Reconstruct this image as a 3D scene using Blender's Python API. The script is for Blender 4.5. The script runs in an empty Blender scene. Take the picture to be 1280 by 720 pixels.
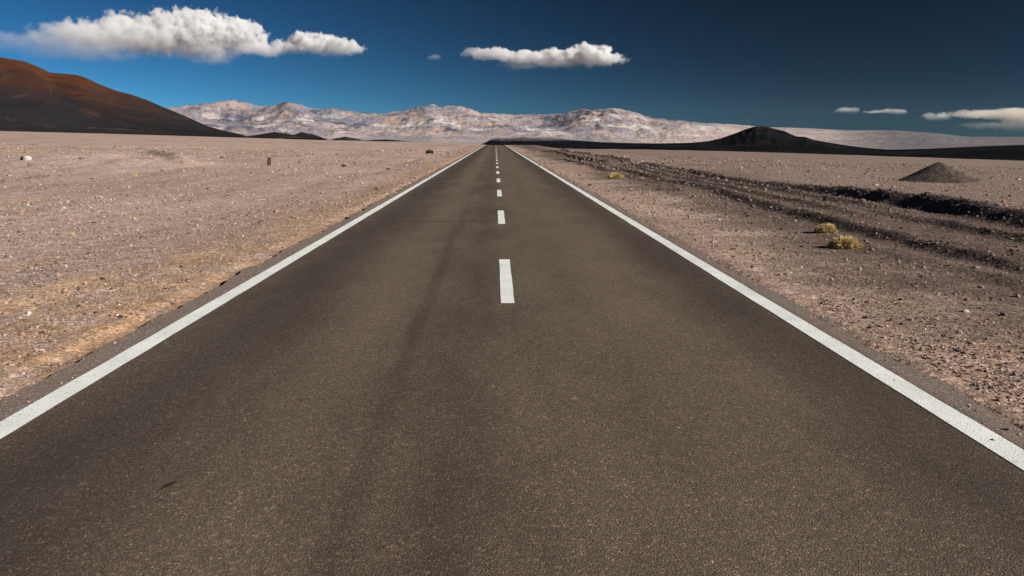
import bpy, math, random
import numpy as np
from mathutils import Vector

SC = bpy.context.scene
COL = SC.collection
R = math.radians
rng = np.random.default_rng(7)

# ------------------------------------------------------------------ camera
FPX, CAMZ, YAW, PITCH = 1000.0, 1.85, R(1.175), math.atan(0.186)
cam = bpy.data.objects.new('camera', bpy.data.cameras.new('camera'))
COL.objects.link(cam)
cam.data.sensor_width = 36.0
cam.data.lens = 36.0 * FPX / 1280.0
cam.data.clip_start, cam.data.clip_end = 0.1, 200000.0
cam.location = (0, 0, CAMZ)
cam.rotation_euler = (R(90) - PITCH, 0, -YAW)
SC.camera = cam

# ------------------------------------------------------------------ sun, sky, exposure
SUN_AZ, SUN_EL = R(118), R(26)          # azimuth clockwise from the road's direction (+Y)
sun_dir = Vector((math.sin(SUN_AZ) * math.cos(SUN_EL), math.cos(SUN_AZ) * math.cos(SUN_EL), math.sin(SUN_EL)))
sl = bpy.data.lights.new('sun', 'SUN')
sl.energy, sl.angle, sl.color = 5.0, R(0.5), (1.0, 0.925, 0.84)
sun = bpy.data.objects.new('sun', sl)
COL.objects.link(sun)
sun.rotation_euler = (-sun_dir).to_track_quat('-Z', 'Y').to_euler()

W = bpy.data.worlds.new('World')
SC.world = W
W.use_nodes = True
wn, wl = W.node_tree.nodes, W.node_tree.links
wn.clear()
sky = wn.new('ShaderNodeTexSky')
sky.sky_type = 'NISHITA'
sky.sun_disc = False
sky.sun_elevation, sky.sun_rotation = SUN_EL, SUN_AZ
sky.altitude, sky.air_density, sky.dust_density, sky.ozone_density = 3800, 0.6, 0.0, 3.0
SKY_POL, SKY_STR = 0.81, 0.10
# the sky's own polarisation (strongest 90 degrees from the sun) as the photograph's filter passes it
tc = wn.new('ShaderNodeTexCoord')
dt = wn.new('ShaderNodeVectorMath'); dt.operation = 'DOT_PRODUCT'
wl.new(tc.outputs['Generated'], dt.inputs[0])
dt.inputs[1].default_value = sun_dir
def wmath(op, a, b=None, c=None):
    n = wn.new('ShaderNodeMath'); n.operation = op
    for i, v in enumerate((a, b, c)):
        if v is None: continue
        if isinstance(v, (int, float)): n.inputs[i].default_value = v
        else: wl.new(v, n.inputs[i])
    return n.outputs[0]
c2 = wmath('MULTIPLY', dt.outputs['Value'], dt.outputs['Value'])
pol = wmath('DIVIDE', wmath('SUBTRACT', 1.0, c2), wmath('ADD', 1.0, c2))
trans = wmath('SUBTRACT', 1.0, wmath('MULTIPLY', pol, SKY_POL))
vm = wn.new('ShaderNodeVectorMath'); vm.operation = 'SCALE'
wl.new(sky.outputs[0], vm.inputs[0]); wl.new(wmath('MULTIPLY', trans, 0.075), vm.inputs['Scale'])
gm = wn.new('ShaderNodeGamma'); gm.inputs['Gamma'].default_value = 1.4      # deep high-altitude blue
wl.new(vm.outputs[0], gm.inputs['Color'])
vm = wn.new('ShaderNodeVectorMath'); vm.operation = 'MULTIPLY'
wl.new(gm.outputs[0], vm.inputs[0]); vm.inputs[1].default_value = (3.9, 10.8, 10.3)
bg = wn.new('ShaderNodeBackground'); bg.inputs['Strength'].default_value = SKY_STR
wo = wn.new('ShaderNodeOutputWorld')
wl.new(vm.outputs[0], bg.inputs['Color']); wl.new(bg.outputs[0], wo.inputs['Surface'])

SC.view_settings.view_transform = 'Standard'
SC.view_settings.look = 'None'
SC.view_settings.exposure = 0.6
SC.view_settings.gamma = 1.0
SC.view_settings.use_curve_mapping = False
SC.render.engine = 'CYCLES'
SC.cycles.use_denoising = True
SC.cycles.max_bounces = 10
SC.cycles.diffuse_bounces = 3
SC.cycles.volume_bounces = 5
SC.cycles.volume_step_rate = 1.0
SC.cycles.volume_max_steps = 1024

# ------------------------------------------------------------------ helpers
def ray(px, py):
    """direction through a pixel of the 1280x720 photograph"""
    u, v = (px - 640) / FPX, (360 - py) / FPX
    cp, sp, cy, sy = math.cos(PITCH), math.sin(PITCH), math.cos(YAW), math.sin(YAW)
    return np.array([sy * cp + u * cy + v * sy * sp, cy * cp - u * sy + v * cy * sp, -sp + v * cp])
def az_te(px, py):
    d = ray(px, py)
    return math.atan2(d[0], d[1]), d[2] / math.hypot(d[0], d[1])
def profile(pts):
    """pixel outline -> function azimuth -> tangent of elevation"""
    q = np.array([az_te(*p) for p in pts])
    return lambda a: np.interp(a, q[:, 0], q[:, 1])

def _hash(ix, iy, seed):
    h = (ix.astype(np.int64) * 374761393 + iy.astype(np.int64) * 668265263 + seed * 1442695041) & 0xffffffff
    h = ((h ^ (h >> 13)) * 1274126177) & 0xffffffff
    return ((h ^ (h >> 16)) & 0xffff) / 65535.0 * 2 * math.pi
def pn(x, y, seed=0):
    x, y = np.broadcast_arrays(np.asarray(x, float), np.asarray(y, float))
    ix, iy = np.floor(x), np.floor(y)
    fx, fy = x - ix, y - iy
    def g(a, b):
        t = _hash(ix + a, iy + b, seed)
        return np.cos(t) * (fx - a) + np.sin(t) * (fy - b)
    u, v = fx * fx * fx * (fx * (fx * 6 - 15) + 10), fy * fy * fy * (fy * (fy * 6 - 15) + 10)
    return 1.5 * ((g(0, 0) * (1 - u) + g(1, 0) * u) * (1 - v) + (g(0, 1) * (1 - u) + g(1, 1) * u) * v)
def fbm(x, y, seed=0, oct=4, ridged=False):
    s, amp, f, tot = 0, 1.0, 1.0, 0
    for k in range(oct):
        n = pn(x * f, y * f, seed + k * 17)
        s = s + amp * ((1 - 2 * np.abs(n)) if ridged else n)
        tot += amp; amp *= 0.5; f *= 2.03
    return s / tot
def sstep(a, b, x):
    t = np.clip((x - a) / (b - a), 0, 1)
    return t * t * (3 - 2 * t)

def mesh_np(name, verts, faces, mat, parent=None, smooth=True, attrs=None):
    """verts (n,3); faces (m,k) all of one size"""
    verts = np.asarray(verts, np.float32); faces = np.asarray(faces, np.int32)
    me = bpy.data.meshes.new(name)
    k = faces.shape[1]
    me.vertices.add(len(verts)); me.vertices.foreach_set('co', verts.ravel())
    me.loops.add(faces.size); me.loops.foreach_set('vertex_index', faces.ravel())
    me.polygons.add(len(faces))
    me.polygons.foreach_set('loop_start', np.arange(0, faces.size, k, dtype=np.int32))
    me.polygons.foreach_set('loop_total', np.full(len(faces), k, np.int32))
    me.polygons.foreach_set('use_smooth', np.full(len(faces), smooth, bool))
    for an, av in (attrs or {}).items():
        at = me.attributes.new(an, 'FLOAT', 'POINT')
        at.data.foreach_set('value', np.asarray(av, np.float32))
    me.update(calc_edges=True); me.validate()
    me.materials.append(mat)
    o = bpy.data.objects.new(name, me)
    COL.objects.link(o)
    if parent: o.parent = parent
    return o
def grid_faces(n, m):
    i = np.arange(n * m).reshape(n, m)
    return np.stack([i[:-1, :-1], i[:-1, 1:], i[1:, 1:], i[1:, :-1]], -1).reshape(-1, 4)
def tag(o, label=None, cat=None, group=None, kind=None):
    if label: o['label'] = label
    if cat: o['category'] = cat
    if group: o['group'] = group
    if kind: o['kind'] = kind
    return o

class NT:
    """small material builder"""
    def __init__(s, name, rough=0.9, spec=0.2):
        s.m = bpy.data.materials.new(name); s.m.use_nodes = True
        s.n, s.l = s.m.node_tree.nodes, s.m.node_tree.links
        s.b = s.n['Principled BSDF']
        s.b.inputs['Roughness'].default_value = rough
        s.b.inputs['Specular IOR Level'].default_value = spec
        s.tc = s.n.new('ShaderNodeTexCoord')
        s.P = s.tc.outputs['Object']
    def put(s, sock, v):
        if v is None: return
        if hasattr(v, 'is_output'): s.l.new(v, sock)
        elif isinstance(v, (tuple, list)): sock.default_value = (*v, 1.0) if len(v) == 3 and len(sock.default_value) == 4 else v
        else: sock.default_value = v
    def math(s, op, a, b=None, c=None, clamp=False):
        n = s.n.new('ShaderNodeMath'); n.operation = op; n.use_clamp = clamp
        for i, v in enumerate((a, b, c)): s.put(n.inputs[i], v)
        return n.outputs[0]
    def vec(s, op, a, b=None, c=None, out=0):
        n = s.n.new('ShaderNodeVectorMath'); n.operation = op
        for i, v in enumerate((a, b, c)): s.put(n.inputs[i], v)
        return n.outputs[out]
    def scaled(s, k): return s.vec('MULTIPLY', s.P, k)
    def noise(s, scale, detail=4, rough=0.55, vec=None, dist=0.0, col=False):
        n = s.n.new('ShaderNodeTexNoise')
        s.put(n.inputs['Vector'], vec or s.P)
        n.inputs['Scale'].default_value, n.inputs['Detail'].default_value = scale, detail
        n.inputs['Roughness'].default_value, n.inputs['Distortion'].default_value = rough, dist
        return n.outputs['Color' if col else 'Fac']
    def voro(s, scale, vec=None, feature='F1', out='Distance', rand=1.0):
        n = s.n.new('ShaderNodeTexVoronoi'); n.feature = feature
        s.put(n.inputs['Vector'], vec or s.P)
        n.inputs['Scale'].default_value = scale; n.inputs['Randomness'].default_value = rand
        return n.outputs[out]
    def rng(s, v, a, b, c=0.0, d=1.0, smooth=True):
        n = s.n.new('ShaderNodeMapRange'); n.interpolation_type = 'SMOOTHSTEP' if smooth else 'LINEAR'
        for i, x in enumerate((v, a, b, c, d)): s.put(n.inputs[i], x)
        return n.outputs[0]
    def mix(s, f, a, b, blend='MIX'):
        n = s.n.new('ShaderNodeMix'); n.data_type = 'RGBA'; n.blend_type = blend
        s.put(n.inputs[0], f); s.put(n.inputs[6], a); s.put(n.inputs[7], b)
        return n.outputs[2]
    def ramp(s, f, stops):
        n = s.n.new('ShaderNodeValToRGB'); e = n.color_ramp.elements
        while len(e) < len(stops): e.new(0.5)
        for el, (p, c) in zip(e, stops): el.position = p; el.color = (*c, 1)
        s.put(n.inputs[0], f)
        return n.outputs[0]
    def sep(s, v=None):
        n = s.n.new('ShaderNodeSeparateXYZ'); s.put(n.inputs[0], v or s.P); return n.outputs
    def attr(s, name):
        n = s.n.new('ShaderNodeAttribute'); n.attribute_name = name; return n.outputs['Fac']
    def island(s):
        return s.n.new('ShaderNodeNewGeometry').outputs['Random Per Island']
    def bump(s, h, dist, strength=1.0, prev=None):
        n = s.n.new('ShaderNodeBump'); s.put(n.inputs['Height'], h)
        n.inputs['Distance'].default_value, n.inputs['Strength'].default_value = dist, strength
        if prev: s.put(n.inputs['Normal'], prev)
        s.l.new(n.outputs[0], s.b.inputs['Normal'])
        return n.outputs[0]
    def done(s, col): s.put(s.b.inputs['Base Color'], col); return s.m

# ------------------------------------------------------------------ terrain heights
_edge = [(-500, 160, 2200), (-150, 163, 2000), (0, 163.5, 1700), (150, 167.5, 1500), (300, 172, 1200), (400, 175, 900), (500, 177.5, 600),
         (580, 180, 330), (619, 181.3, 250), (650, 183, 260), (700, 186.5, 330), (800, 187.5, 420), (900, 189.5, 480),
         (1000, 192.5, 520), (1100, 196, 560), (1280, 202, 620), (1600, 210, 700)]
_ea = np.array([az_te(p[0], p[1]) for p in _edge])
_er = np.array([p[2] for p in _edge], float)
_es = _ea[:, 1] + CAMZ / _er
# grader windrows: lateral offset, first and last distance, height, width, rubble
BERMS = [(11.7, 9, 70, 0.27, 0.50, 0.95), (10.5, 20, 70, 0.12, 0.30, 0.55), (9.7, 8, 24, 0.16, 0.30, 0.6), (9.2, 18, 62, 0.12, 0.28, 0.5),
         (8.6, 6, 16, 0.11, 0.30, 0.5), (7.65, 8, 62, 0.16, 0.30, 0.65), (6.75, 26, 60, 0.09, 0.26, 0.35), (6.55, 5, 17, 0.08, 0.30, 0.30), (5.5, 5, 11, 0.05, 0.3, 0.25),
         (8.4, 58, 135, 0.30, 0.45, 0.8), (6.3, 45, 82, 0.14, 0.3, 0.4), (12.2, 70, 150, 0.24, 0.5, 0.7), (6.2, 22, 38, 0.06, 0.35, 0.2)]
RIDGES = [(-42.0, 100.0, -17.2, 46.0, 0.42, 0.55), (-18.6, 29.5, -19.5, 36.5, 0.14, 0.35)]
def berm_fields(x, y):
    h, m = np.zeros_like(x), np.zeros_like(x)
    for (ax_, ay_, bx_, by_, hh, w) in RIDGES:          # short slanting ridges on the left plain
        L = math.hypot(bx_ - ax_, by_ - ay_); ux, uy = (bx_ - ax_) / L, (by_ - ay_) / L
        u = (x - ax_) * ux + (y - ay_) * uy
        sel = (u > -2) & (u < L + 2)
        if not sel.any(): continue
        us = u[sel]; d = ((x[sel] - ax_) * uy - (y[sel] - ay_) * ux + 0.5 * pn(us * 0.12, 0.3, 61)) / w
        e = sstep(-1, 0.3 * L, us) * (1 - sstep(0.92 * L, L + 1, us)) * (0.85 + 0.3 * pn(us * 0.7, d, 62))
        h[sel] += hh * e * np.exp(-np.abs(d) ** 2.2); m[sel] = np.maximum(m[sel], 0.45 * e * np.exp(-((d - 0.3) / 1.1) ** 4))
    for k, (bx, y0, y1, hh, w, dk) in enumerate(BERMS):
        sel = (x > bx - 4) & (x < bx + 4) & (y > y0 - 6) & (y < y1 + 6)
        if not sel.any(): continue
        xs, ys = x[sel], y[sel]
        c = bx + 0.35 * pn(ys * 0.06, 0.5 + k, 31) + 0.12 * pn(ys * 0.35, 0.5 + k, 32)
        ends = sstep(y0 - 1, y0 + 4, ys) * (1 - sstep(y1 - 8, y1 + 1, ys))
        lump = 0.90 + 0.22 * pn(ys * 0.4, xs * 0.3, 33 + k) + 0.26 * fbm(ys * 1.4, xs * 1.6, 43 + k, 3)
        d = (xs - c) / w
        if k == 0: hh = hh * (0.70 + 0.75 * (1 - sstep(16, 42, ys)))
        hk = hh * ends * np.clip(lump, 0.1, 2) * np.exp(-np.abs(d) ** 2.2)
        h[sel] += hk
        m[sel] = np.maximum(m[sel], dk * ends * np.exp(-((d + 0.15) / 1.25) ** 4))
    return h, m
def ground_base(x, y):
    r = np.hypot(x, y); a = np.arctan2(x, y)
    s = np.interp(a, _ea[:, 0], _es); Re = np.interp(a, _ea[:, 0], _er)
    z = s * 8 * np.logaddexp(0, (r - 25) / 8) * sstep(4.0, 26, np.abs(x))
    over = np.maximum(r - Re, 0)
    z = z - 0.035 * over * over / (over + 120)
    z = np.maximum(z, -260)
    return z
def ground_z(x, y, fine=True):
    x, y = np.broadcast_arrays(np.asarray(x, float), np.asarray(y, float))
    z = ground_base(x, y)
    ax = np.abs(x); r = np.hypot(x, y)
    off = sstep(3.45, 5.5, ax)
    z = z - 0.07 * (1 - sstep(3.25, 3.55, ax)) - 0.012
    z = z + off * 0.10 * fbm(x * 0.11, y * 0.06, 3, 3) * np.clip(r / 15, 0.4, 3)
    rim = 0.5 + 0.9 * fbm(y * 0.5, x * 0.7, 13, 3)                # the asphalt's broken left edge stands proud of the gravel
    z = z - 0.075 * np.clip(rim, 0, 1.2) * np.exp(-((x + 3.70) / 0.20) ** 4)
    z = z - 0.10 * np.exp(-((x + 7.8) / 1.6) ** 2)            # shallow side ditch
    # low bank left of the road, worn to a step on its right end
    bx, by = x + 23.5 + 0.10 * (y - 45), y - 49
    bank = np.exp(-(np.abs(bx) / 6.5) ** 4) * np.exp(-(by / 9.0) ** 2)
    z = z + 0.8 * bank * (0.9 + 0.3 * fbm(x * 0.3, y * 0.3, 8, 2))
    if fine:
        z = z + off * 0.022 * fbm(x * 1.3, y * 1.3, 5, 3)
    h, m = berm_fields(x, y)
    return z + h
def road_z(y):
    return ground_base(np.zeros_like(y), y)
def hit(px, py):
    """where the view through a photo pixel meets the ground"""
    d = ray(px, py)
    t = np.geomspace(2, 4000, 6000)
    X, Y, Z = d[0] * t, d[1] * t, CAMZ + d[2] * t
    g = ground_z(X, Y, False)
    k = int(np.argmax(Z < g))
    return float(X[k]), float(Y[k]), float(g[k])

# ------------------------------------------------------------------ ground material
DRIFTS = [(*hit(20, 380)[:2], 0.55, 0.9), (*hit(75, 360)[:2], 0.6, 0.9), (*hit(100, 352)[:2], 0.5, 0.7), (*hit(160, 186)[:2], 9.0, 3.0), (*hit(60, 189)[:2], 12.0, 3.0), (*hit(330, 186)[:2], 14.0, 4.0)]
def ground_material():
    t = NT('desert_gravel', 0.95, 0.15)
    x, y, z = t.sep()
    base = t.mix(t.rng(t.noise(0.05, 3), 0.40, 0.62), (0.325, 0.244, 0.207), (0.400, 0.310, 0.266))
    base = t.mix(t.rng(t.noise(0.010, 4, vec=t.scaled((0.5, 1.0, 1)), dist=0.6), 0.46, 0.62, 0, 0.7), base, (0.410, 0.300, 0.230))
    wash = t.noise(0.55, 4, 0.6, t.scaled((1.0, 0.07, 1.0)), 0.3)
    base = t.mix(t.rng(wash, 0.52, 0.66, 0, 0.55), base, (0.450, 0.345, 0.280))
    base = t.mix(t.rng(wash, 0.46, 0.36, 0, 0.45), base, (0.215, 0.160, 0.138))
    # ochre sand: a strip beside the asphalt and blown patches
    ax = t.math('ABSOLUTE', t.math('ADD', x, t.rng(t.noise(0.5, 3), 0.3, 0.7, -0.5, 0.5, False)))
    strip = t.math('MULTIPLY', t.rng(ax, 4.2, 6.2, 1, 0), t.rng(t.noise(1.4, 4), 0.36, 0.6, 0.15, 0.9))
    strip = t.math('MULTIPLY', strip, t.rng(x, -2, 2, 1, 0.4))
    base = t.mix(strip, base, (0.350, 0.225, 0.130))
    patch = t.rng(t.noise(0.30, 3, vec=t.scaled((1.0, 0.45, 1))), 0.64, 0.74, 0, 0.7)
    base = t.mix(patch, base, (0.440, 0.270, 0.140))
    for (dx, dy, rx, ry) in DRIFTS:      # wind-blown ochre sand drifts
        e = t.vec('LENGTH', t.vec('MULTIPLY', t.vec('SUBTRACT', t.P, (dx, dy, 0)), (1 / rx, 1 / ry, 0)), out='Value')
        e = t.math('ADD', e, t.math('MULTIPLY_ADD', t.noise(1.2, 5, 0.7), 1.4, -0.7))
        base = t.mix(t.rng(e, 0.4, 1.1, 0.70, 0), base, (0.490, 0.335, 0.200))
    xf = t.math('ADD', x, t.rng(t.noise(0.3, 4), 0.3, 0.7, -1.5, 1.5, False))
    base = t.mix(t.rng(xf, 3.8, 8.0, 0, 0.72), base, t.mix(t.noise(0.2, 4), (0.130, 0.098, 0.082), (0.175, 0.132, 0.108)))  # darker gravel to the right, with cloud shade and corner dimming painted in
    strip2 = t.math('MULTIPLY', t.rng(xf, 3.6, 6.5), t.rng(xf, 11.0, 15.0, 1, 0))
    base = t.mix(t.math('MULTIPLY', strip2, 0.74), base, (0.088, 0.062, 0.047))  # graded brown strip, more of that dimming painted into its colour
    # rubble of the windrows
    rub = t.attr('rubble')
    rub = t.math('MULTIPLY', rub, t.rng(t.noise(3.0, 4), 0.30, 0.58, 0.35, 1.0))
    base = t.mix(rub, base, t.mix(t.noise(12, 3), (0.038, 0.031, 0.029), (0.100, 0.074, 0.062)))
    # stones of several sizes, each with a tone of its own
    hs = [(38.0, 0.55), (14.0, 0.45), (4.5, 0.30)]
    heights = None
    for sc, k in hs:
        w = t.vec('ADD', t.P, t.vec('SCALE', t.noise(sc * 0.6, 2, col=True), None))
        c = t.voro(sc, out='Color')
        g = t.sep(c)[0]
        tone = t.ramp(g, [(0.0, (0.42, 0.40, 0.40)), (0.25, (0.78, 0.77, 0.77)), (0.55, (1.0, 1.0, 1.0)), (0.85, (1.35, 1.32, 1.30)), (1.0, (2.0, 2.0, 2.05))])
        base = t.mix(k, base, t.mix(1.0, base, tone, 'MULTIPLY'))
    h1 = t.math('SUBTRACT', 1.0, t.voro(38.0)); h2 = t.math('SUBTRACT', 1.0, t.voro(14.0)); h3 = t.noise(4.0, 5, 0.7)
    n = t.bump(h3, 0.06, 0.5)
    n = t.bump(h2, 0.020, 0.5, n)
    t.bump(h1, 0.008, 0.5, n)
    return t.done(base)
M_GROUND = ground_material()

# ------------------------------------------------------------------ ground sheet
def axis_x():
    fine = np.concatenate([np.arange(-45, -16, 0.3), np.arange(-16, -5, 0.22), np.arange(-5, -3, 0.06), np.arange(-3, 3.2, 0.8), np.arange(3.2, 14.5, 0.085)])
    lo, v, s = [], -45.0, 0.4
    while v > -42000: s *= 1.055; v -= s; lo.append(v)
    hi, v, s = [], 14.5, 0.12
    while v < 42000: s *= 1.055; v += s; hi.append(v)
    return np.concatenate([lo[::-1], fine, hi])
def axis_y():
    ys, v = [], 3.0
    while v < 60: ys.append(v); v += max(0.10, 0.010 * v)
    while v < 110: ys.append(v); v += 0.7
    s = 0.8
    while v < 18000: ys.append(v); s *= 1.016; v += s
    back = [-2500, -800, -300, -100, -40, -15, -6, -2, 0, 1, 2]
    return np.array(back + ys)
gx, gy = axis_x(), axis_y()
gx = gx[(gx > -20000) & (gx < 20000)]
GX, GY = np.meshgrid(gx, gy)
GZ = ground_z(GX, GY)
_, GM = berm_fields(GX, GY)
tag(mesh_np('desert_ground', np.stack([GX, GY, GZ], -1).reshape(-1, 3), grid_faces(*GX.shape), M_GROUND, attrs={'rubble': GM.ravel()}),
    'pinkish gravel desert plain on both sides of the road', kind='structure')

# ------------------------------------------------------------------ road
def asphalt_material():
    t = NT('asphalt', 0.72, 0.35)
    x, y, z = t.sep()
    wob = t.math('MULTIPLY_ADD', t.noise(0.25, 3), 0.5, -0.25)
    xw = t.math('ADD', x, wob)
    base = t.mix(t.rng(t.noise(0.9, 6, 0.65, vec=t.scaled((1, 0.3, 1))), 0.38, 0.62), (0.082, 0.060, 0.042), (0.114, 0.086, 0.062))
    def band(c, w, k):          # a lengthwise band of wear
        return t.rng(t.math('ABSOLUTE', t.math('SUBTRACT', xw, c)), w, 0.0, 0, k)
    for c, w, k in ((-1.30, 0.60, 0.50), (1.45, 0.9, 0.50), (0.60, 0.6, 0.35)):
        base = t.mix(band(c, w, k), base, (0.142, 0.109, 0.081))
    for c, w, k in ((-2.50, 0.9, 0.58), (2.65, 0.65, 0.52), (-0.25, 0.4, 0.22)):
        base = t.mix(band(c, w, k), base, (0.030, 0.024, 0.021))
    # oily tyre track
    xs = t.math('ADD', x, t.math('MULTIPLY_ADD', t.noise(0.12, 2), 0.5, -0.25))
    tr = t.rng(t.math('ABSOLUTE', t.math('ADD', xs, 0.80)), 0.13, 0.02, 0, 0.42)
    tr = t.math('MULTIPLY', tr, t.rng(t.noise(0.35, 3, vec=t.scaled((1, 0.5, 1))), 0.30, 0.6, 0.25, 1.0))
    tr = t.math('MULTIPLY', tr, t.rng(y, 14, 26, 1, 0.25))
    base = t.mix(tr, base, (0.022, 0.019, 0.018))
    # old patch joint across the left lane
    jn = t.rng(t.math('ABSOLUTE', t.math('SUBTRACT', t.math('ADD', y, t.math('MULTIPLY_ADD', t.noise(0.9, 2), 0.5, -0.25)), 18.3)), 0.22, 0.05, 0, 0.45)
    jn = t.math('MULTIPLY', jn, t.rng(x, -0.4, 0.4, 1, 0))
    base = t.mix(jn, base, (0.030, 0.025, 0.022))
    # outside the lines: dust and washed-in fines
    sh = t.rng(t.math('ABSOLUTE', x), 3.10, 3.3, 0, 0.85)
    base = t.mix(sh, base, (0.215, 0.176, 0.152))
    dust = t.math('MULTIPLY', t.rng(t.math('ABSOLUTE', xw), 3.3, 3.65), t.rng(t.noise(6, 4), 0.45, 0.65, 0.0, 0.7))
    base = t.mix(dust, base, (0.240, 0.150, 0.095))
    # aggregate
    for sc, k in ((120.0, 0.65), (50.0, 0.24)):
        g = t.sep(t.voro(sc, out='Color'))[0]
        tone = t.ramp(g, [(0.0, (0.42, 0.40, 0.40)), (0.4, (0.85, 0.84, 0.83)), (0.75, (1.1, 1.1, 1.08)), (0.93, (1.6, 1.5, 1.4)), (0.98, (2.9, 2.6, 2.3)), (1.0, (4.2, 4.0, 3.7))])
        base = t.mix(k, base, t.mix(1.0, base, tone, 'MULTIPLY'))
    base = t.mix(t.rng(t.noise(0.45, 6, 0.7), 0.55, 0.75, 0, 0.25), base, (0.026, 0.022, 0.020))
    n = t.bump(t.noise(3.0, 3), 0.012, 0.5)
    n = t.bump(t.math('SUBTRACT', 1.0, t.voro(120.0)), 0.004, 0.9, n)
    t.bump(t.noise(260, 2), 0.002, 0.5, n)
    t.put(t.b.inputs['Roughness'], t.rng(t.noise(20, 3), 0.3, 0.7, 0.62, 0.85))
    return t.done(base)
M_ASPHALT = asphalt_material()
def paint_material():
    t = NT('road_paint', 0.65, 0.3)
    c = t.mix(t.rng(t.noise(2.0, 4), 0.35, 0.7), (0.70, 0.73, 0.70), (0.80, 0.83, 0.81))
    c = t.mix(t.rng(t.noise(22, 5, 0.75), 0.58, 0.70, 0, 0.7), c, (0.20, 0.17, 0.15))
    c = t.mix(t.rng(t.noise(1.1, 5, 0.7, t.scaled((1, 0.3, 1))), 0.5, 0.75, 0, 0.35), c, (0.36, 0.31, 0.26))
    g = t.sep(t.voro(80, out='Color'))[0]
    c = t.mix(t.rng(g, 0.90, 0.98, 0, 0.55), c, (0.35, 0.33, 0.31))
    t.bump(t.math('SUBTRACT', 1.0, t.voro(110.0)), 0.003, 0.7)
    return t.done(c)
M_PAINT = paint_material()

road_y = np.concatenate([np.arange(-12, 60, 0.10), np.arange(60, 300, 1.5), np.arange(300, 1200, 10)])
def edge_l(y): return -3.57 + 0.10 * pn(y * 0.45, 0.3, 71) + 0.08 * pn(y * 1.7, 0.3, 72) + 0.04 * pn(y * 5, 0.3, 75)
def edge_r(y): return 3.42 + 0.08 * pn(y * 0.5, 0.7, 73) + 0.07 * pn(y * 1.9, 0.7, 74) + 0.04 * pn(y * 5, 0.7, 76)
def road_strip(name, xl, xr, ys, dz, mat, parent=None, nx=2, crown=True):
    f = np.linspace(0, 1, nx)
    X = xl[:, None] * (1 - f) + xr[:, None] * f
    Y = np.repeat(ys[:, None], nx, 1)
    Z = road_z(ys)[:, None] + dz + 0 * X
    top = np.stack([X, Y, Z], -1).reshape(-1, 3)
    return top, X.shape
ys = road_y
top, shp = road_strip('road', edge_l(ys), edge_r(ys), ys, 0.0, None, nx=9)
side_l = np.stack([edge_l(ys) - 0.05, ys, road_z(ys) - 0.14], -1)
side_r = np.stack([edge_r(ys) + 0.05, ys, road_z(ys) - 0.14], -1)
v3 = np.concatenate([side_l[:, None], top.reshape(len(ys), 9, 3), side_r[:, None]], 1)
road = tag(mesh_np('road', v3.reshape(-1, 3), grid_faces(len(ys), 11), M_ASPHALT, smooth=False), 'straight brown-grey asphalt road running to the crest', kind='structure')
def line(name, xc, w, y0, y1, step, jit=0.009):
    n = max(2, int((y1 - y0) / step) + 1)
    y = np.linspace(y0, y1, n)
    j1, j2 = jit * pn(y * 3, 0.2, int(abs(xc) * 10)), jit * pn(y * 3, 0.8, 5)
    X = np.stack([xc - w / 2 + j1, xc + w / 2 + j2], 1)
    Z = np.interp(y, road_y, road_z(road_y)) + 0.004
    v = np.stack([X, np.repeat(y[:, None], 2, 1), np.repeat(Z[:, None], 2, 1)], -1).reshape(-1, 3)
    return mesh_np(name, v, grid_faces(n, 2), M_PAINT, parent=road)
line('edge_line', -3.20, 0.19, -12, 320, 0.5)['label'] = 'solid white line along the left edge of the road'
line('edge_line', 3.09, 0.20, -12, 320, 0.5)['label'] = 'solid white line along the right edge of the road'
DASH0, CYC, DLEN = 8.98, 8.72, 3.40
for k in range(0, 32):
    line('centre_dash', 0.135, 0.158, DASH0 + k * CYC, DASH0 + k * CYC + DLEN, 0.4)

# dark tar drip on the left lane, pointing up the road
def tar_drip(px, py):
    x, y, z = hit(px, py)
    n = 28
    a = np.linspace(0, 2 * np.pi, n, endpoint=False)
    u, w = np.cos(a), np.sin(a)
    X = 0.018 * u * (1 + 0.6 * w) * (1 + 0.25 * pn(a * 2, 0.4, 81)) + 0.018 * w
    Y = 0.055 * w * (1 + 0.15 * pn(a * 3, 0.9, 82))
    V = np.concatenate([[[x, y, 0.004]], np.stack([x + X, y + Y, np.full(n, 0.004)], -1)])
    F = [(0, 1 + i, 1 + (i + 1) % n) for i in range(n)]
    t = NT('tar', 0.5, 0.4)
    mesh_np('tar_drip', V, F, t.done(t.mix(t.noise(30, 4), (0.016, 0.012, 0.010), (0.040, 0.030, 0.024))), parent=road)['label'] = 'dark tar drip on the left lane'
tar_drip(212, 625)

# ------------------------------------------------------------------ far relief (real height fields)
def polar_field(name, a0, a1, na, r0, r1, nr, zfun, mat, label, rgeo=False):
    a = np.linspace(a0, a1, na); r = np.geomspace(r0, r1, nr) if rgeo else np.linspace(r0, r1, nr)
    A, RR = np.meshgrid(a, r)
    X, Y = RR * np.sin(A), RR * np.cos(A)
    Z = zfun(A, RR, X, Y)
    return tag(mesh_np(name, np.stack([X, Y, Z], -1).reshape(-1, 3), grid_faces(*A.shape)[:, ::-1], mat), label, kind='structure')

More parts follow.
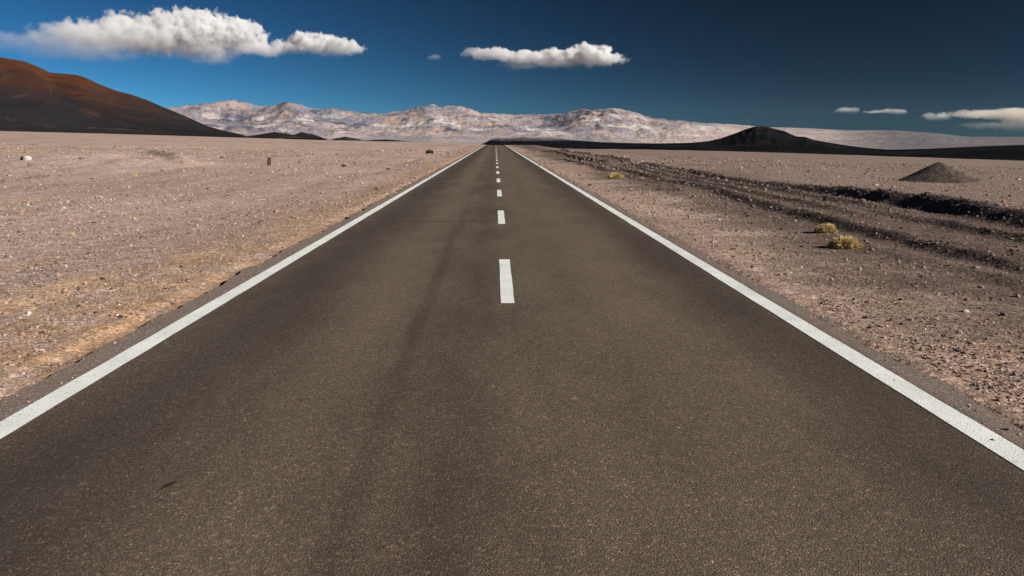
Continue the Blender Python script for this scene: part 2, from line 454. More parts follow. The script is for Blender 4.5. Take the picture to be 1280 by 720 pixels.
# distant mountain range
P_MTN = profile([(-300, 140), (-100, 146), (100, 142), (180, 137), (225, 133), (250, 130.5), (275, 127), (287, 125), (300, 127), (318, 131), (335, 132.5), (347, 130), (358, 127), (372, 130),
                 (385, 134), (400, 136), (415, 135), (440, 138), (470, 141.5), (495, 139), (515, 135), (530, 132), (542, 130.5), (552, 132.5), (566, 131.5), (580, 134.5),
                 (600, 140), (620, 141.5), (650, 143), (672, 142.5), (690, 143), (710, 140), (728, 136.5), (745, 137.5), (765, 135.5), (785, 138), (800, 143), (825, 148), (850, 150), (880, 153),
                 (920, 155), (960, 158), (1000, 159), (1060, 162), (1120, 162), (1175, 166), (1212, 170), (1280, 170), (1400, 166), (1700, 160)])
def mtn_z(A, RR, X, Y):
    T = P_MTN(A)
    base = np.interp(A, [0.0, 0.25], [az_te(640, 181)[1], az_te(640, 191)[1]])
    rc = 13500 + 900 * pn(A * 9, 0.4, 91)
    t = (RR - 8600) / (rc - 8600)
    rid = fbm(X / 1500, Y / 1500, 101, 6, ridged=True)
    rid2 = fbm(X / 420, Y / 420, 131, 4, ridged=True)
    env = np.clip((T - base - 0.016) / 0.026, 0.03, 1.2) * (1 - 0.9 * sstep(0.20, 0.32, A))
    s = 0.28 * sstep(0.0, 0.55, t) + 0.72 * sstep(0.35, 1.0, t)
    te = base + (T - base) * s
    te = te + env * 0.0105 * (rid - 0.35) * sstep(0.18, 0.6, t) * (1 - 0.6 * sstep(0.85, 1.0, t))
    te = te + env * 0.0042 * (rid2 - 0.3) * sstep(0.2, 0.6, t)
    # foothills
    te = te + 0.0035 * (1 - 0.8 * sstep(0.18, 0.30, A)) * np.clip(fbm(X / 900, Y / 900, 151, 4), 0, 1) * sstep(0.02, 0.15, t) * (1 - sstep(0.5, 0.8, t))
    k = 0.0012
    lim = T + 0.0026 * (1 - 0.85 * sstep(0.22, 0.32, A)) * fbm(A * 120, RR / 3000, 171, 5)
    te = -k * np.log(np.exp(-te / k) + np.exp(-lim / k))        # soft limit at the skyline
    te = np.where(t > 1.0, te - 0.03 * (t - 1.0), te)
    return np.maximum(CAMZ + RR * te, -300)
def mtn_material():
    t = NT('mountain_rock', 0.95, 0.1)
    km = t.vec('MULTIPLY', t.P, (0.001, 0.001, 0.001))
    x, y, z = t.sep(km)
    c = t.mix(t.rng(t.noise(0.9, 6, 0.6, km), 0.40, 0.62), (0.225, 0.220, 0.275), (0.455, 0.365, 0.355))
    c = t.mix(t.rng(t.noise(2.3, 6, 0.65, km, 0.5), 0.50, 0.63, 0, 0.9), c, (0.500, 0.345, 0.255))
    c = t.mix(t.rng(t.noise(1.7, 6, 0.7, t.vec('ADD', km, (7, 3, 0)), 0.8), 0.52, 0.60, 0, 0.9), c, (0.080, 0.080, 0.118))
    # pale pumice fields on the lower slopes
    pale = t.math('MULTIPLY', t.rng(t.noise(1.4, 6, 0.62, t.vec('ADD', t.vec('MULTIPLY', km, (1, 1, 4)), (1.7, 9, 0)), 0.6), 0.53, 0.59), t.rng(z, 0.42, 0.24))
    c = t.mix(t.math('MULTIPLY', pale, 0.8), c, (0.730, 0.675, 0.610))
    # flat pan at the foot
    c = t.mix(t.rng(z, 0.12, 0.03), c, t.mix(t.rng(t.noise(1.2, 4, vec=t.vec('MULTIPLY', km, (1, 2.5, 1))), 0.4, 0.6), (0.330, 0.300, 0.320), (0.480, 0.390, 0.370)))
    q = t.math('DIVIDE', x, y)
    apron = t.math('MULTIPLY', t.rng(q, 0.10, 0.26), t.rng(t.math('ADD', z, t.math('MULTIPLY_ADD', t.noise(1.6, 5, 0.6, t.vec('MULTIPLY', km, (0.5, 1, 3))), 0.30, -0.15)), 0.30, 0.10))
    c = t.mix(t.math('MULTIPLY', apron, 0.85), c, t.mix(t.rng(t.noise(2.0, 5, 0.6, t.vec('MULTIPLY', km, (0.4, 1, 6))), 0.4, 0.6), (0.480, 0.380, 0.360), (0.640, 0.535, 0.490)))
    rt = t.rng(q, 0.36, 0.52)
    c = t.mix(t.math('MULTIPLY', rt, 0.85), c, (0.135, 0.128, 0.145))  # right end darkened in colour, standing in for cloud shade
    n = t.bump(t.noise(6, 8, 0.7, km), 150.0, 0.8)
    t.bump(t.noise(25, 5, 0.7, km), 18.0, 0.8, n)
    return t.done(c)
polar_field('mountain_range', R(-48), R(50), 1150, 8600, 17000, 150, mtn_z, mtn_material(), 'pale lilac and tan desert mountain range along the horizon')

# dark rust-brown hill on the left
P_HILL = profile([(-700, 120), (-450, 90), (-250, 66), (-100, 63), (0, 70), (30, 75), (48, 82), (62, 89), (72, 90), (95, 92), (108, 96), (122, 103), (145, 112), (165, 117), (185, 124), (205, 133), (225, 141),
                  (245, 150), (262, 157), (280, 162), (300, 166), (312, 170), (325, 176), (360, 190)])
P_FRONT = profile([(-700, 150), (-250, 70), (-60, 66), (0, 74), (30, 84), (60, 101), (90, 117), (120, 130), (150, 142), (180, 152), (210, 158.5), (240, 162.5), (270, 165), (300, 168), (325, 178), (360, 192)])
def hill_z(A, RR, X, Y):
    T, F = P_HILL(A), P_FRONT(A)
    base = np.interp(A, _ea[:, 0], _ea[:, 1]) - 0.004
    t = (RR - 1500) / 1700
    front = base + (F - base) * sstep(0.0, 0.42, t) ** 0.9
    front = front - 0.05 * np.clip(t - 0.5, 0, None)
    back = base + (T - base) * sstep(0.15, 1.0, t)
    k = 0.0030
    te = k * np.log(np.exp(front / k) + np.exp(back / k)) - k * 0.4
    te = te + np.clip(T - base, 0, 0.08) * (0.06 * fbm(X / 500, Y / 500, 201, 4) + 0.012 * fbm(X / 120, Y / 120, 221, 3)) * sstep(0.02, 0.2, t) * (1 - sstep(0.75, 0.95, t))
    te = np.minimum(te, T)
    te = np.where(t > 1.0, te - 0.06 * (t - 1), te)
    return CAMZ + RR * te
def hill_material():
    t = NT('volcanic_hill', 0.95, 0.0)
    km = t.vec('MULTIPLY', t.P, (0.001, 0.001, 0.001))
    x, y, z = t.sep(km)
    v = t.vec('MULTIPLY', km, (1.6, 1.6, 4))
    dark, rust = (0.017, 0.015, 0.0155), (0.085, 0.030, 0.011)
    f = t.math('ADD', t.math('MULTIPLY', t.noise(1.1, 6, 0.6, v, 0.7), 0.85), t.rng(z, 0.03, 0.22, -0.22, 0.20, False))
    c = t.mix(t.rng(f, 0.27, 0.58), t.mix(t.rng(t.noise(0.8, 4, vec=km), 0.4, 0.6), dark, (0.023, 0.022, 0.026)), rust)
    c = t.mix(t.rng(t.noise(2.2, 6, 0.65, v, 1.0), 0.60, 0.72, 0, 0.6), c, (0.120, 0.075, 0.045))
    c = t.mix(t.rng(t.noise(4, 5, 0.7, km), 0.55, 0.7, 0, 0.5), c, (0.016, 0.015, 0.017))
    # scree runs down the fall of the slope
    sv = t.vec('MULTIPLY', t.vec('ADD', km, t.vec('SCALE', t.noise(2.0, 3, vec=km, col=True), None)), (9, 4, 1.2))
    c = t.mix(t.rng(t.noise(2.0, 5, 0.65, sv), 0.54, 0.70, 0, 0.55), c, (0.085, 0.055, 0.038))
    c = t.mix(t.rng(t.noise(1.6, 5, 0.65, t.vec('ADD', sv, (5, 2, 1))), 0.54, 0.68, 0, 0.6), c, (0.014, 0.013, 0.014))
    n = t.bump(t.noise(14, 6, 0.7, km), 14.0, 0.8)
    return t.done(c)
M_HILL = hill_material()
polar_field('dark_hill', R(-58), az_te(345, 170)[0], 420, 1500, 4200, 160, hill_z, M_HILL, 'dark rust and charcoal volcanic hill at the left edge')

# low dark knolls at the hill's foot
def knoll(px, py, wpx, hpx, dist, seed):
    a, te = az_te(px, py)
    cx, cy = dist * math.sin(a), dist * math.cos(a)
    zb = CAMZ + dist * te
    w, h = wpx / FPX * dist / 2, hpx / FPX * dist
    n = 64
    u = np.linspace(-1.35, 1.35, n); U, V = np.meshgrid(u, u)
    d = np.hypot(U, V)
    H = np.clip(1 - d, -0.35, 1)
    H = np.where(H > 0, H ** 0.85, H) * (1 + 0.35 * fbm(U * 2.2, V * 2.2, seed, 4))
    pts = np.stack([cx + U * w, cy + V * w * 1.3, zb + H * h], -1).reshape(-1, 3)
    tag(mesh_np('knoll_hill', pts, grid_faces(n, n), M_HILL), 'low dark knoll at the foot of the hill', kind='structure')
for k, (px, py, w, h) in enumerate([(345, 171, 70, 5.5), (380, 172.5, 44, 7), (432, 174.5, 34, 3.5), (480, 176, 50, 1.8)]):
    knoll(px, py, w, h, 1600 + 100 * k, 300 + k)

# black lava plain with a cinder cone on the right
P_LAVA = profile([(560, 183), (598, 181.4), (606, 178.5), (614, 174.5), (624, 172.6), (640, 172.8), (654, 171.4), (668, 172.2), (684, 171.8), (700, 173.5), (722, 175.5), (750, 177.6), (790, 178.8), (820, 179.2), (860, 178.6), (885, 176.5), (902, 172.5), (918, 167), (932, 161.5), (942, 158.5), (950, 157.6), (960, 158.5),
                  (970, 161.5), (980, 163.5), (988, 167.5), (996, 170.5), (1006, 171), (1016, 174.5), (1035, 178), (1060, 182), (1085, 185), (1112, 187.2), (1140, 187), (1180, 184.8), (1230, 182.6), (1280, 181), (1400, 178), (1650, 172)])
P_LAVB = profile([(560, 184), (620, 181.5), (700, 180.5), (850, 180.8), (900, 182), (1000, 184), (1112, 187.5), (1180, 186), (1280, 183), (1650, 176)])
def lava_z(A, RR, X, Y):
    T, B = P_LAVA(A), P_LAVB(A)
    low = np.interp(A, _ea[:, 0], _ea[:, 1]) - 0.008
    t = (RR - 800) / 2200
    flow = low + (B - low) * sstep(0.0, 0.55, t)
    cone = low + (T - low) * sstep(0.35, 1.0, t) ** 1.1
    te = np.maximum(flow, cone)
    te = te + 0.0011 * fbm(X / 60, Y / 60, 401, 5) * sstep(0.02, 0.2, t) * (1 - sstep(0.8, 1, t))
    te = te + np.clip(T - B, 0, 0.03) * 0.10 * fbm(A * 90, RR / 500, 411, 4, ridged=True) * sstep(0.4, 0.6, t) * (1 - sstep(0.9, 1, t))
    te = np.where(t > 1, te - 0.05 * (t - 1), te)
    return CAMZ + RR * te
def lava_material():
    t = NT('black_lava', 0.95, 0.0)
    km = t.vec('MULTIPLY', t.P, (0.001, 0.001, 0.001))
    x, y, z = t.sep(km)
    c = t.mix(t.rng(t.noise(5, 6, 0.65, km), 0.4, 0.65), (0.005, 0.005, 0.006), (0.013, 0.012, 0.013))
    c = t.mix(t.rng(t.noise(9, 6, 0.7, t.vec('MULTIPLY', km, (1, 1, 6)), 0.6), 0.60, 0.70, 0, 0.55), c, (0.050, 0.046, 0.050))
    c = t.mix(t.math('MULTIPLY', t.rng(z, 0.025, 0.05), t.rng(t.noise(6, 4, vec=km), 0.45, 0.6, 0, 0.8)), c, (0.055, 0.022, 0.014))
    hum = t.math('MULTIPLY', t.rng(t.math('DIVIDE', x, y), 0.15, 0.07), t.rng(z, -0.006, 0.004))
    c = t.mix(t.math('MULTIPLY', hum, t.rng(t.noise(7, 6, 0.7, t.vec('MULTIPLY', km, (1, 1, 5)), 0.5), 0.38, 0.58, 0.25, 0.95)), c, (0.200, 0.195, 0.235))
    t.bump(t.noise(30, 6, 0.75, km), 7.0, 0.9)
    return t.done(c)
polar_field('lava_hill', az_te(560, 180)[0], R(46), 620, 800, 3600, 140, lava_z, lava_material(), 'black lava plain with a low cinder cone beyond the right plain')

# ------------------------------------------------------------------ loose stones
ICO_V = np.array([(0, 0, 1), (0.894, 0, 0.447), (0.276, 0.851, 0.447), (-0.724, 0.526, 0.447), (-0.724, -0.526, 0.447), (0.276, -0.851, 0.447),
                  (0.724, 0.526, -0.447), (-0.276, 0.851, -0.447), (-0.894, 0, -0.447), (-0.276, -0.851, -0.447), (0.724, -0.526, -0.447), (0, 0, -1)])
ICO_F = np.array([(0, 1, 2), (0, 2, 3), (0, 3, 4), (0, 4, 5), (0, 5, 1), (1, 6, 2), (2, 7, 3), (3, 8, 4), (4, 9, 5), (5, 10, 1),
                  (6, 7, 2), (7, 8, 3), (8, 9, 4), (9, 10, 5), (10, 6, 1), (11, 7, 6), (11, 8, 7), (11, 9, 8), (11, 10, 9), (11, 6, 10)])
def stones(x, y, size, dark):
    n = len(x)
    V = ICO_V[None] * (1 + 0.28 * rng.standard_normal((n, 12, 1)))
    V = V * np.stack([rng.uniform(0.7, 1.3, n), rng.uniform(0.7, 1.3, n), rng.uniform(0.45, 0.85, n)], -1)[:, None]
    th = rng.uniform(0, 2 * np.pi, n); c, s = np.cos(th)[:, None], np.sin(th)[:, None]
    V = np.stack([V[..., 0] * c - V[..., 1] * s, V[..., 0] * s + V[..., 1] * c, V[..., 2]], -1) * size[:, None, None] * 0.5
    z = ground_z(x, y)
    z = np.where((x > edge_l(y)) & (x < edge_r(y)), road_z(y) + 0.002, z) + size * 0.10
    V = V + np.stack([x, y, z], -1)[:, None]
    F = ICO_F[None] + (np.arange(n) * 12)[:, None, None]
    return V.reshape(-1, 3), F.reshape(-1, 3), np.repeat(dark, 12)
def stone_material():
    t = NT('loose_stone', 0.9, 0.2)
    c = t.ramp(t.island(), [(0.0, (0.035, 0.032, 0.034)), (0.09, (0.12, 0.095, 0.088)), (0.28, (0.27, 0.195, 0.165)), (0.6, (0.31, 0.205, 0.165)), (0.78, (0.36, 0.22, 0.13)), (0.93, (0.40, 0.32, 0.28)), (1.0, (0.52, 0.46, 0.42))])
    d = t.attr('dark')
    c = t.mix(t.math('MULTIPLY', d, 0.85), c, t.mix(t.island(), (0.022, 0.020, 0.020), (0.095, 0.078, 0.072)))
    t.bump(t.noise(60, 4), 0.004, 0.6)
    return t.done(c)
M_STONE = stone_material()
def scatter(n, rmin, rmax, smin, k, a0=-36, a1=40):
    r = rmin * (rmax / rmin) ** rng.uniform(0, 1, n)
    a = R(1) * rng.uniform(a0, a1, n)
    x, y = r * np.sin(a), r * np.cos(a)
    keep = ((x < -3.75) | (x > 3.65)) & (y > 2.5)
    keep &= rng.uniform(0, 1, n) < 0.12 + 1.3 * np.clip(0.45 + 0.9 * fbm(x * 0.4, y * 0.06, 501, 4) + 0.5 * fbm(x * 0.9, y * 0.9, 503, 2), 0, 1)
    x, y, r = x[keep], y[keep], r[keep]
    size = np.maximum(smin, k * r) * np.exp(0.50 * rng.standard_normal(len(x)))
    return x, y, size
xs, ysx, ss = scatter(85000, 4.5, 140, 0.016, 0.00100)
xn, yn, sn = scatter(90000, 4.6, 30, 0.015, 0.0011)
ne = 5200
ye = 4.5 * (60 / 4.5) ** rng.uniform(0, 1, ne); sd = rng.uniform(0, 1, ne) < 0.5
xe = np.where(sd, -3.95 + 0.18 * np.abs(rng.standard_normal(ne)) * 1.5, 3.75 - 0.16 * np.abs(rng.standard_normal(ne)) * 1.5)
se = np.maximum(0.010, 0.0009 * ye) * np.exp(0.4 * rng.standard_normal(ne))
xb, yb, sb = scatter(900, 10, 150, 0.04, 0.0022)
# rubble on the windrows
wx, wy, ws = [], [], []
for bx, y0, y1, hh, w, dk in BERMS:
    n = int((4500 if bx > 11 else 1100) * dk * min(1.0, math.log(y1 / y0) / 2.0) * (0.5 + 2 * hh))
    yy = y0 * (y1 / y0) ** rng.uniform(0, 1, n)
    wx.append(bx + w * 0.75 * rng.standard_normal(n)); wy.append(yy)
    ws.append(np.maximum(0.025, 0.0014 * yy) * np.exp(0.55 * rng.standard_normal(n)))
wx, wy, ws = map(np.concatenate, (wx, wy, ws))
X, Y, S = np.concatenate([xs, xn, xe, xb, wx]), np.concatenate([ysx, yn, ye, yb, wy]), np.minimum(np.concatenate([ss, sn, se, sb, ws]), 0.28)
S = np.minimum(S, 0.006 * np.hypot(X, Y) + 0.02)
_, dk = berm_fields(X, Y)
dk = np.maximum(dk, 0.55 * sstep(3.6, 7, X) * (1 - sstep(11, 15, X)))  # stones on the right strip carry its painted dimming too
v, f, d = stones(X, Y, S, dk)
tag(mesh_np('gravel', v, f, M_STONE, smooth=False, attrs={'dark': d}), 'loose pink, grey and dark stones strewn over the desert plain', kind='stuff')

# ------------------------------------------------------------------ things on the plain
def lump(name, px, py, wpx, hpx, mat, label, cat, seed, group=None, pts=None, sub=3, flat=0.0, deep=0.8, pointy=0.0, dx=0.0):
    """one rock-like body standing on the ground seen at a photo pixel"""
    x, y, z = hit(px, py)
    dist = math.hypot(x, y)
    w, h = wpx / FPX * dist, hpx / FPX * dist
    import bmesh
    bm = bmesh.new()
    bmesh.ops.create_icosphere(bm, subdivisions=sub, radius=1.0)
    for vtx in bm.verts:
        c = vtx.co
        nz = fbm(np.array(c.x * 1.3 + seed), np.array(c.y * 1.3 + c.z * 1.7), seed, 3)
        c *= 1 + 0.35 * float(nz)
        m = max(abs(c.x), abs(c.y), abs(c.z))
        c.x, c.y, c.z = [q * (1 - flat) + flat * q / max(m, 1e-6) * 0.85 for q in c]
        c.x *= w / 2; c.y *= w / 2 * deep; c.z = c.z * h * 0.62 + h * 0.36
    me = bpy.data.meshes.new(name); bm.to_mesh(me); bm.free(); me.materials.append(mat)
    o = bpy.data.objects.new(name, me); COL.objects.link(o); o.location = (x, y, z - 0.01)
    return tag(o, label, cat, group)
def flat_mat(name, a, b, sc=8, rough=0.9, bump=0.02):
    t = NT(name, rough, 0.2)
    c = t.mix(t.rng(t.noise(sc, 5, 0.65), 0.38, 0.62), a, b)
    t.bump(t.noise(sc * 3, 5, 0.7), bump, 0.7)
    return t.done(c)
M_DARK = flat_mat('dark_basalt', (0.018, 0.017, 0.018), (0.050, 0.044, 0.042))
M_WHITE = flat_mat('white_rock', (0.42, 0.40, 0.37), (0.58, 0.56, 0.52))
M_POST = flat_mat('weathered_post', (0.030, 0.026, 0.024), (0.085, 0.068, 0.056))
M_RUBBER = flat_mat('black_rubber', (0.012, 0.012, 0.012), (0.028, 0.026, 0.025), 20, 0.8)

lump('white_rock', 34, 200, 9.0, 4.6, M_WHITE, 'small white rock lying on the plain at the far left', 'rock', 11, flat=0.3)
lump('dark_rock', 28, 200, 4.0, 3.6, M_DARK, 'small dark lump added as the dark left side of the white rock', 'rock', 12)  # separate lump added for the dark left side of the white rock
lump('dark_rock', 430, 208.5, 6.0, 3.0, M_DARK, 'flat dark rock on the left plain between the post and the road', 'rock', 13)
lump('dark_rock', 1032, 251, 6.0, 6.5, M_DARK, 'upright dark rock at the end of a windrow right of the road', 'rock', 14, flat=0.2)
lump('dark_rock', 935, 271, 5.0, 3.2, M_DARK, 'small dark rock on open gravel nearest the right edge line', 'rock', 15)
lump('dark_rock', 823, 237.5, 4.0, 2.4, M_DARK, 'tiny dark rock on open gravel between the farthest roadside tussock and the windrows', 'rock', 16)
lump('dark_rock', 128, 349.5, 6.0, 3.5, M_DARK, 'dark pebble beside the ochre sand patch left of the road', 'rock', 17)

# squat marker post
def post(px, py, hpx):
    import bmesh
    x, y, z = hit(px, py)
    dist = math.hypot(x, y); h = hpx / FPX * dist
    e = bpy.data.objects.new('marker_post', None); COL.objects.link(e); e.location = (x, y, z)
    tag(e, 'short dark weathered post leaning on the left plain', 'post')
    e.rotation_euler = (R(2), R(7), R(20))
    def box(name, w, d, z0, z1, taper, mat):
        bm = bmesh.new(); bmesh.ops.create_cube(bm, size=1)
        bmesh.ops.bevel(bm, geom=bm.edges[:], offset=0.06, segments=2, affect='EDGES')
        for vtx in bm.verts:
            k = vtx.co.z + 0.5
            vtx.co.x *= w * (1 - taper * k); vtx.co.y *= d * (1 - taper * k); vtx.co.z = z0 + k * (z1 - z0)
        me = bpy.data.meshes.new(name); bm.to_mesh(me); bm.free(); me.materials.append(mat)
        o = bpy.data.objects.new(name, me); COL.objects.link(o); o.parent = e
    box('shaft', 0.26, 0.20, -0.08, h * 0.86, 0.12, M_POST)
    box('cap', 0.28, 0.22, h * 0.865, h, 0.25, M_DARK)
post(336, 207, 9.5)

# black piece of burst tyre: a curved tread slab
def tyre_scrap(px, py, wpx, hpx):
    x, y, z = hit(px, py)
    dist = math.hypot(x, y); w, h = wpx / FPX * dist, hpx / FPX * dist
    n, m, V = 26, 9, []
    for i in range(n):
        a = math.pi * (0.02 + 0.96 * i / (n - 1))
        for j in range(m):
            u = j / (m - 1) - 0.5
            rr = 1 - 0.10 * (2 * u) ** 4 + (0.03 if (i + j) % 2 else 0)
            V.append((math.cos(a) * w / 2 * rr, u * w * 1.0, math.sin(a) ** 0.6 * h * rr))
    o = mesh_np('tyre_scrap', V, grid_faces(n, m), M_RUBBER)
    so = o.modifiers.new('thick', 'SOLIDIFY'); so.thickness = 0.04
    o.location = (x, y, z - 0.02); o.rotation_euler = (0, 0, R(78))
    tag(o, 'black piece of burst tyre lying on gravel near the far left roadside', 'tyre scrap')
tyre_scrap(537, 192.5, 8.0, 4.6)

# gravel pile on the right plain
def pile(px, py, wpx, hpx):
    x, y, z = hit(px, py)
    dist = math.hypot(x, y); w, h = wpx / FPX * dist, hpx / FPX * dist
    n = 96
    u = np.linspace(-1.7, 1.7, n); U, V = np.meshgrid(u, u)
    d = np.hypot(U, V * 1.05) * (1 + 0.06 * pn(np.arctan2(V, U) * 2, 0.3, 601)) + 0.10 * U * (U > 0) * 0
    H = np.clip(1 - d, -0.3, 1); H = np.where(H > 0, H * (0.90 + 0.10 * H), H * 0.25)
    H = H - 0.05 * np.exp(-(d / 0.10) ** 2) + 0.035 * fbm(U * 5, V * 5, 611, 4) * np.clip(1.2 - d, 0, 1)
    tail = 0.15 * np.exp(-((V - 0.35) / 0.35) ** 2) * sstep(0.5, 1.0, U) * (1 - sstep(1.0, 1.65, U))
    H = H + tail
    gz = ground_z(x + U * w / 2, y + V * w / 2, False) - z
    pts = np.stack([U * w / 2, V * w / 2, gz - 0.01 + H * h], -1).reshape(-1, 3)
    t = NT('pile_gravel', 0.95, 0.15)
    c = t.mix(t.rng(t.noise(3, 5, 0.7), 0.4, 0.62), (0.052, 0.040, 0.033), (0.098, 0.074, 0.060))
    g = t.sep(t.voro(14, out='Color'))[0]
    c = t.mix(0.6, c, t.mix(1.0, c, t.ramp(g, [(0, (0.35, 0.35, 0.35)), (0.5, (1, 1, 1)), (1, (1.8, 1.8, 1.8))]), 'MULTIPLY'))
    t.bump(t.math('SUBTRACT', 1, t.voro(14)), 0.06, 0.7)
    o = mesh_np('gravel_pile', pts, grid_faces(n, n), t.done(c))
    o.location = (x, y, z)
    tag(o, 'conical dark gravel pile standing alone on the right plain', 'gravel pile')
pile(1171, 227, 86, 23)

# cushion tussocks of dry grass
def tussock_material():
    t = NT('dry_grass', 0.8, 0.2)
    hgt = t.attr('up')
    c = t.ramp(t.island(), [(0.0, (0.26, 0.20, 0.10)), (0.25, (0.47, 0.375, 0.17)), (0.65, (0.68, 0.53, 0.24)), (1.0, (0.80, 0.67, 0.36))])
    t.put(t.b.inputs['Subsurface Weight'], 0.0)
    return t.done(c)
M_TUFT = tussock_material()
def tussock(px, py, wpx, hpx, label, nb=900, seed=0, group='dry grass tussocks on the plain'):
    rg = np.random.default_rng(900 + seed)
    x, y, z = hit(px, py)
    dist = math.hypot(x, y); w, h = wpx / FPX * dist, hpx / FPX * dist
    V, F, UP = [], [], []
    lobes = [(0, 0, 1.0)] + [(rg.uniform(-0.6, 0.6), rg.uniform(-0.5, 0.5), rg.uniform(0.5, 0.85)) for _ in range(4)]
    bw = max(0.0025, 0.00036 * dist)
    for i in range(nb):
        lx, ly, lk = lobes[rg.integers(len(lobes))]
        th, ph = rg.uniform(0, 2 * math.pi), math.acos(rg.uniform(0.08, 1.0))
        d = np.array([math.sin(ph) * math.cos(th), math.sin(ph) * math.sin(th), math.cos(ph)])
        L = lk * rg.uniform(0.80, 1.02)
        root = np.array([lx * w * 0.30 + rg.normal(0, 0.05 * w), ly * w * 0.30 + rg.normal(0, 0.05 * w), 0.0])
        tip = root + d * np.array([w * 0.33, w * 0.33, h]) * L
        mid = root + (tip - root) * 0.55 + np.array([0, 0, 0.10 * h])
        sd = np.cross(d, rg.normal(size=3)); sd /= np.linalg.norm(sd) + 1e-9
        b = len(V)
        for p, k in ((root, 1.0), (mid, 0.85)):
            V += [p - sd * bw * k, p + sd * bw * k]
        V += [tip - sd * bw * 0.15, tip + sd * bw * 0.15]
        F += [(b, b + 1, b + 3, b + 2), (b + 2, b + 3, b + 5, b + 4)]
    o = mesh_np('grass_tussock', V, F, M_TUFT, smooth=False)
    o.location = (x, y, z - 0.01)
    tag(o, label, 'grass tussock', group)
tussock(1057, 310, 48, 16.5, 'larger yellow grass cushion nearer the right edge line, one of the pair by the windrow', 7500, 1)
tussock(1033, 291, 34, 13, 'smaller yellow grass cushion just behind the larger one of the pair', 5500, 2)
tussock(769, 223, 31, 9, 'yellow grass tussock on gravel close to the right edge line, far up the road', 2800, 3)
tussock(92, 295, 8, 5.5, 'tiny yellow grass tuft alone on the grey gravel left of the road', 160, 4)
tussock(168, 219.5, 9, 3.6, 'tiny ochre grass tuft below the low bank on the left plain', 160, 5)
tussock(105, 189.5, 5, 2.6, 'tiny straw tuft farthest away on the left plain, beyond the white rock', 120, 6)

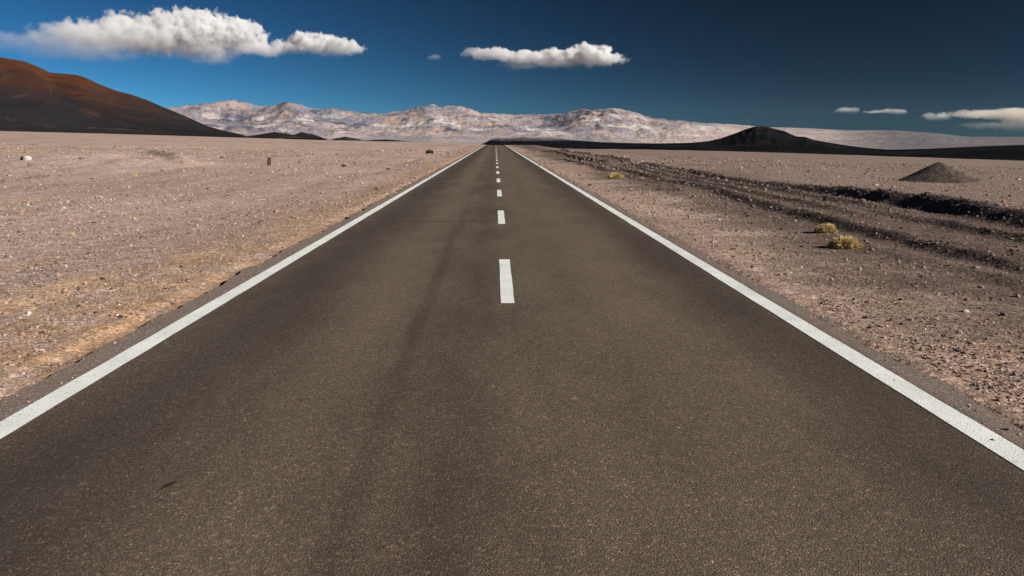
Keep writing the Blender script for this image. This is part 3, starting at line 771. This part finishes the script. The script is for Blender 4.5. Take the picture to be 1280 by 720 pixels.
# ------------------------------------------------------------------ clouds (real volumes)
def cloud(name, lumps, dist, label, dens=0.010, nscale=1.9, amp=0.70, seed=0.0, soft=0.34, step=0.10, group=None, deep=0.6, veil=None, tone=(0.985, 0.985, 0.985)):
    """lumps: (px, py, half width px, half height px) of the photograph, set out at one distance and given depth"""
    import bmesh
    a0, te0 = az_te(lumps[0][0], lumps[0][1])
    org = np.array([dist * math.sin(a0), dist * math.cos(a0), CAMZ + dist * te0])
    ks = dist / FPX / 1000.0
    rg = random.Random(int(seed * 100) + 5)
    L = []
    for px, py, hw, hh in lumps:
        a, te = az_te(px, py)
        p = np.array([dist * math.sin(a), dist * math.cos(a), CAMZ + dist * te])
        q = (p - org) / 1000.0
        # local frame: turn so X runs across the view
        c, s = math.cos(a0), math.sin(a0)
        q = np.array([q[0] * c - q[1] * s, q[0] * s + q[1] * c, q[2]])
        L.append((q, np.array([hw * ks, max(hh, hw * deep) * ks, hh * ks])))
    bm = bmesh.new()
    for q, r in L:
        res = bmesh.ops.create_icosphere(bm, subdivisions=3, radius=1.0)
        for vtx in res['verts']:
            vtx.co = Vector(q + np.array(vtx.co) * r * 1.25)
    me = bpy.data.meshes.new(name); bm.to_mesh(me); bm.free()
    o = bpy.data.objects.new(name, me); COL.objects.link(o)
    o.location = org; o.rotation_euler = (0, 0, -a0); o.scale = (1000, 1000, 1000)
    rm = o.modifiers.new('union', 'REMESH'); rm.mode = 'VOXEL'
    rm.voxel_size = min(r[2] for _, r in L) * 0.22
    t = NT(name + '_vapour'); t.n.remove(t.b)
    sc = 1.0 / (ks * 20)
    off = t.vec('ADD', t.P, (seed * 3.1, seed * 1.7, seed))
    warp = t.vec('SUBTRACT', t.noise(sc * 0.9, 3, 0.55, off, col=True), (0.5, 0.5, 0.5))
    wp = t.n.new('ShaderNodeVectorMath'); wp.operation = 'MULTIPLY_ADD'
    t.put(wp.inputs[0], warp); wp.inputs[1].default_value = (ks * 16,) * 3; t.put(wp.inputs[2], t.P)
    P = wp.outputs[0]
    best = None
    for q, r in L:
        n = t.n.new('ShaderNodeVectorMath'); n.operation = 'MULTIPLY_ADD'
        t.put(n.inputs[0], P); n.inputs[1].default_value = tuple(1 / r); n.inputs[2].default_value = tuple(-q / r)
        ln = t.vec('LENGTH', n.outputs[0], out='Value')
        best = ln if best is None else t.math('SMOOTH_MIN', best, ln, 0.15)
    D = t.math('SUBTRACT', 1.0, best)
    bil = t.noise(sc * nscale, 7, 0.62, off, 0.3)
    bl2 = t.voro(sc * 2.6, t.vec('ADD', P, t.vec('MULTIPLY', warp, (ks * 8,) * 3)), 'SMOOTH_F1')
    D = t.math('ADD', D, t.math('MULTIPLY_ADD', bil, amp * 2, -amp * 1.05))
    D = t.math('SUBTRACT', D, t.math('MULTIPLY_ADD', bl2, 0.42, -0.16))
    zz = t.sep()[2]
    zlo, zhi = min(q[2] - r[2] for q, r in L), max(q[2] + r[2] for q, r in L)
    up = t.rng(zz, zlo, zlo + (zhi - zlo) * 0.80)
    den = t.math('MULTIPLY', t.rng(D, 0.0, t.math('MULTIPLY_ADD', up, -soft * 1.1, soft * 1.6), 0, 1, True), t.math('MULTIPLY_ADD', t.math('POWER', up, 1.6), 0.95, 0.05))
    if veil:        # thinner vapour towards one end
        vx = [(p - lumps[0][0]) * ks for p in veil]
        den = t.math('MULTIPLY', den, t.rng(t.sep()[0], vx[0], vx[1], 0.05, 1.0))
    pv = t.n.new('ShaderNodeVolumePrincipled')
    pv.inputs['Color'].default_value = (*tone, 1)
    pv.inputs['Anisotropy'].default_value = 0.15
    t.l.new(t.math('MULTIPLY', den, dens), pv.inputs['Density'])
    t.l.new(pv.outputs[0], t.n['Material Output'].inputs['Volume'])
    t.m.cycles.volume_step_rate = step
    t.m.cycles.volume_sampling = 'MULTIPLE_IMPORTANCE'
    me.materials.append(t.m)
    tag(o, label, 'cloud', group)
    return o
G = 'white clouds in the blue sky'
cloud('cumulus_cloud', [(185, 50, 70, 22), (240, 42, 62, 26), (285, 44, 45, 20), (155, 40, 34, 22), (110, 50, 62, 20), (60, 56, 60, 15), (10, 54, 60, 12), (-50, 56, 60, 14), (250, 62, 50, 13), (310, 58, 28, 11), (330, 62, 26, 8), (262, 70, 34, 11), (90, 66, 80, 11)],
      15000, 'long white cumulus cloud, largest in the sky, above the dark hill', 0.022, seed=1.0, group=G, veil=(20, 300))
cloud('cumulus_cloud', [(392, 56, 34, 15), (372, 60, 30, 11), (420, 60, 32, 11), (440, 63, 22, 7), (350, 63, 22, 8)],
      15000, 'small white cloud trailing right of the long cumulus', 0.022, seed=2.0, group=G)
cloud('cumulus_cloud', [(735, 71, 34, 15), (705, 73, 40, 12), (760, 76, 26, 9), (660, 74, 40, 9), (615, 69, 34, 9), (590, 67, 18, 6), (650, 84, 30, 5), (690, 80, 36, 6)],
      16000, 'white cloud alone over the road, flat below and heaped on its right', 0.022, seed=3.0, group=G, veil=(560, 720))
cloud('cloud_wisp', [(546, 72, 9, 4), (537, 74, 6, 3)], 16000, 'tiny faint cloud wisp left of the cloud over the road', 0.003, seed=4.0, group=G)
cloud('cloud_wisp', [(1063, 138, 15, 4), (1052, 138, 12, 3)], 34000, 'small thin low cloud, leftmost of those near the right horizon', 0.0020, seed=5.0, group=G)
cloud('cloud_wisp', [(1103, 139.5, 20, 2.6), (1122, 141, 16, 3)], 34000, 'flat low cloud strip second from the left near the right horizon', 0.0018, seed=6.0, group=G)
cloud('cloud_wisp', [(1172, 147, 18, 5)], 34000, 'small round low cloud between the strip and the tan bank', 0.0020, seed=7.0, group=G)
cloud('cloud_bank', [(1262, 142, 62, 5), (1310, 144, 60, 7), (1245, 158, 40, 4.5), (1295, 158, 50, 9), (1225, 160, 24, 3)], 34000, 'pale tan cloud bank low at the right edge', 0.0016, seed=8.0, group=G, tone=(0.97, 0.90, 0.80))  # tan tone puts the low sun's warm tint into the vapour colour

# ------------------------------------------------------------------ air: pale haze that fades the far range
def haze(density):
    x0, x1, y0, y1, z0, z1 = -20600, 20600, -2600, 20600, -300, 760
    V = [(x, y, z) for x in (x0, x1) for y in (y0, y1) for z in (z0, z1)]
    F = [(0, 1, 3, 2), (4, 6, 7, 5), (0, 4, 5, 1), (2, 3, 7, 6), (0, 2, 6, 4), (1, 5, 7, 3)]
    t = NT('haze_air'); t.n.remove(t.b)
    pv = t.n.new('ShaderNodeVolumePrincipled')
    pv.inputs['Color'].default_value = (0.62, 0.80, 1.0, 1)
    pv.inputs['Density'].default_value = density
    t.l.new(pv.outputs[0], t.n['Material Output'].inputs['Volume'])
    o = mesh_np('haze', V, F, t.m, smooth=False)
    tag(o, 'thin clear desert air that pales the far range', kind='stuff')
haze(3.2e-6)
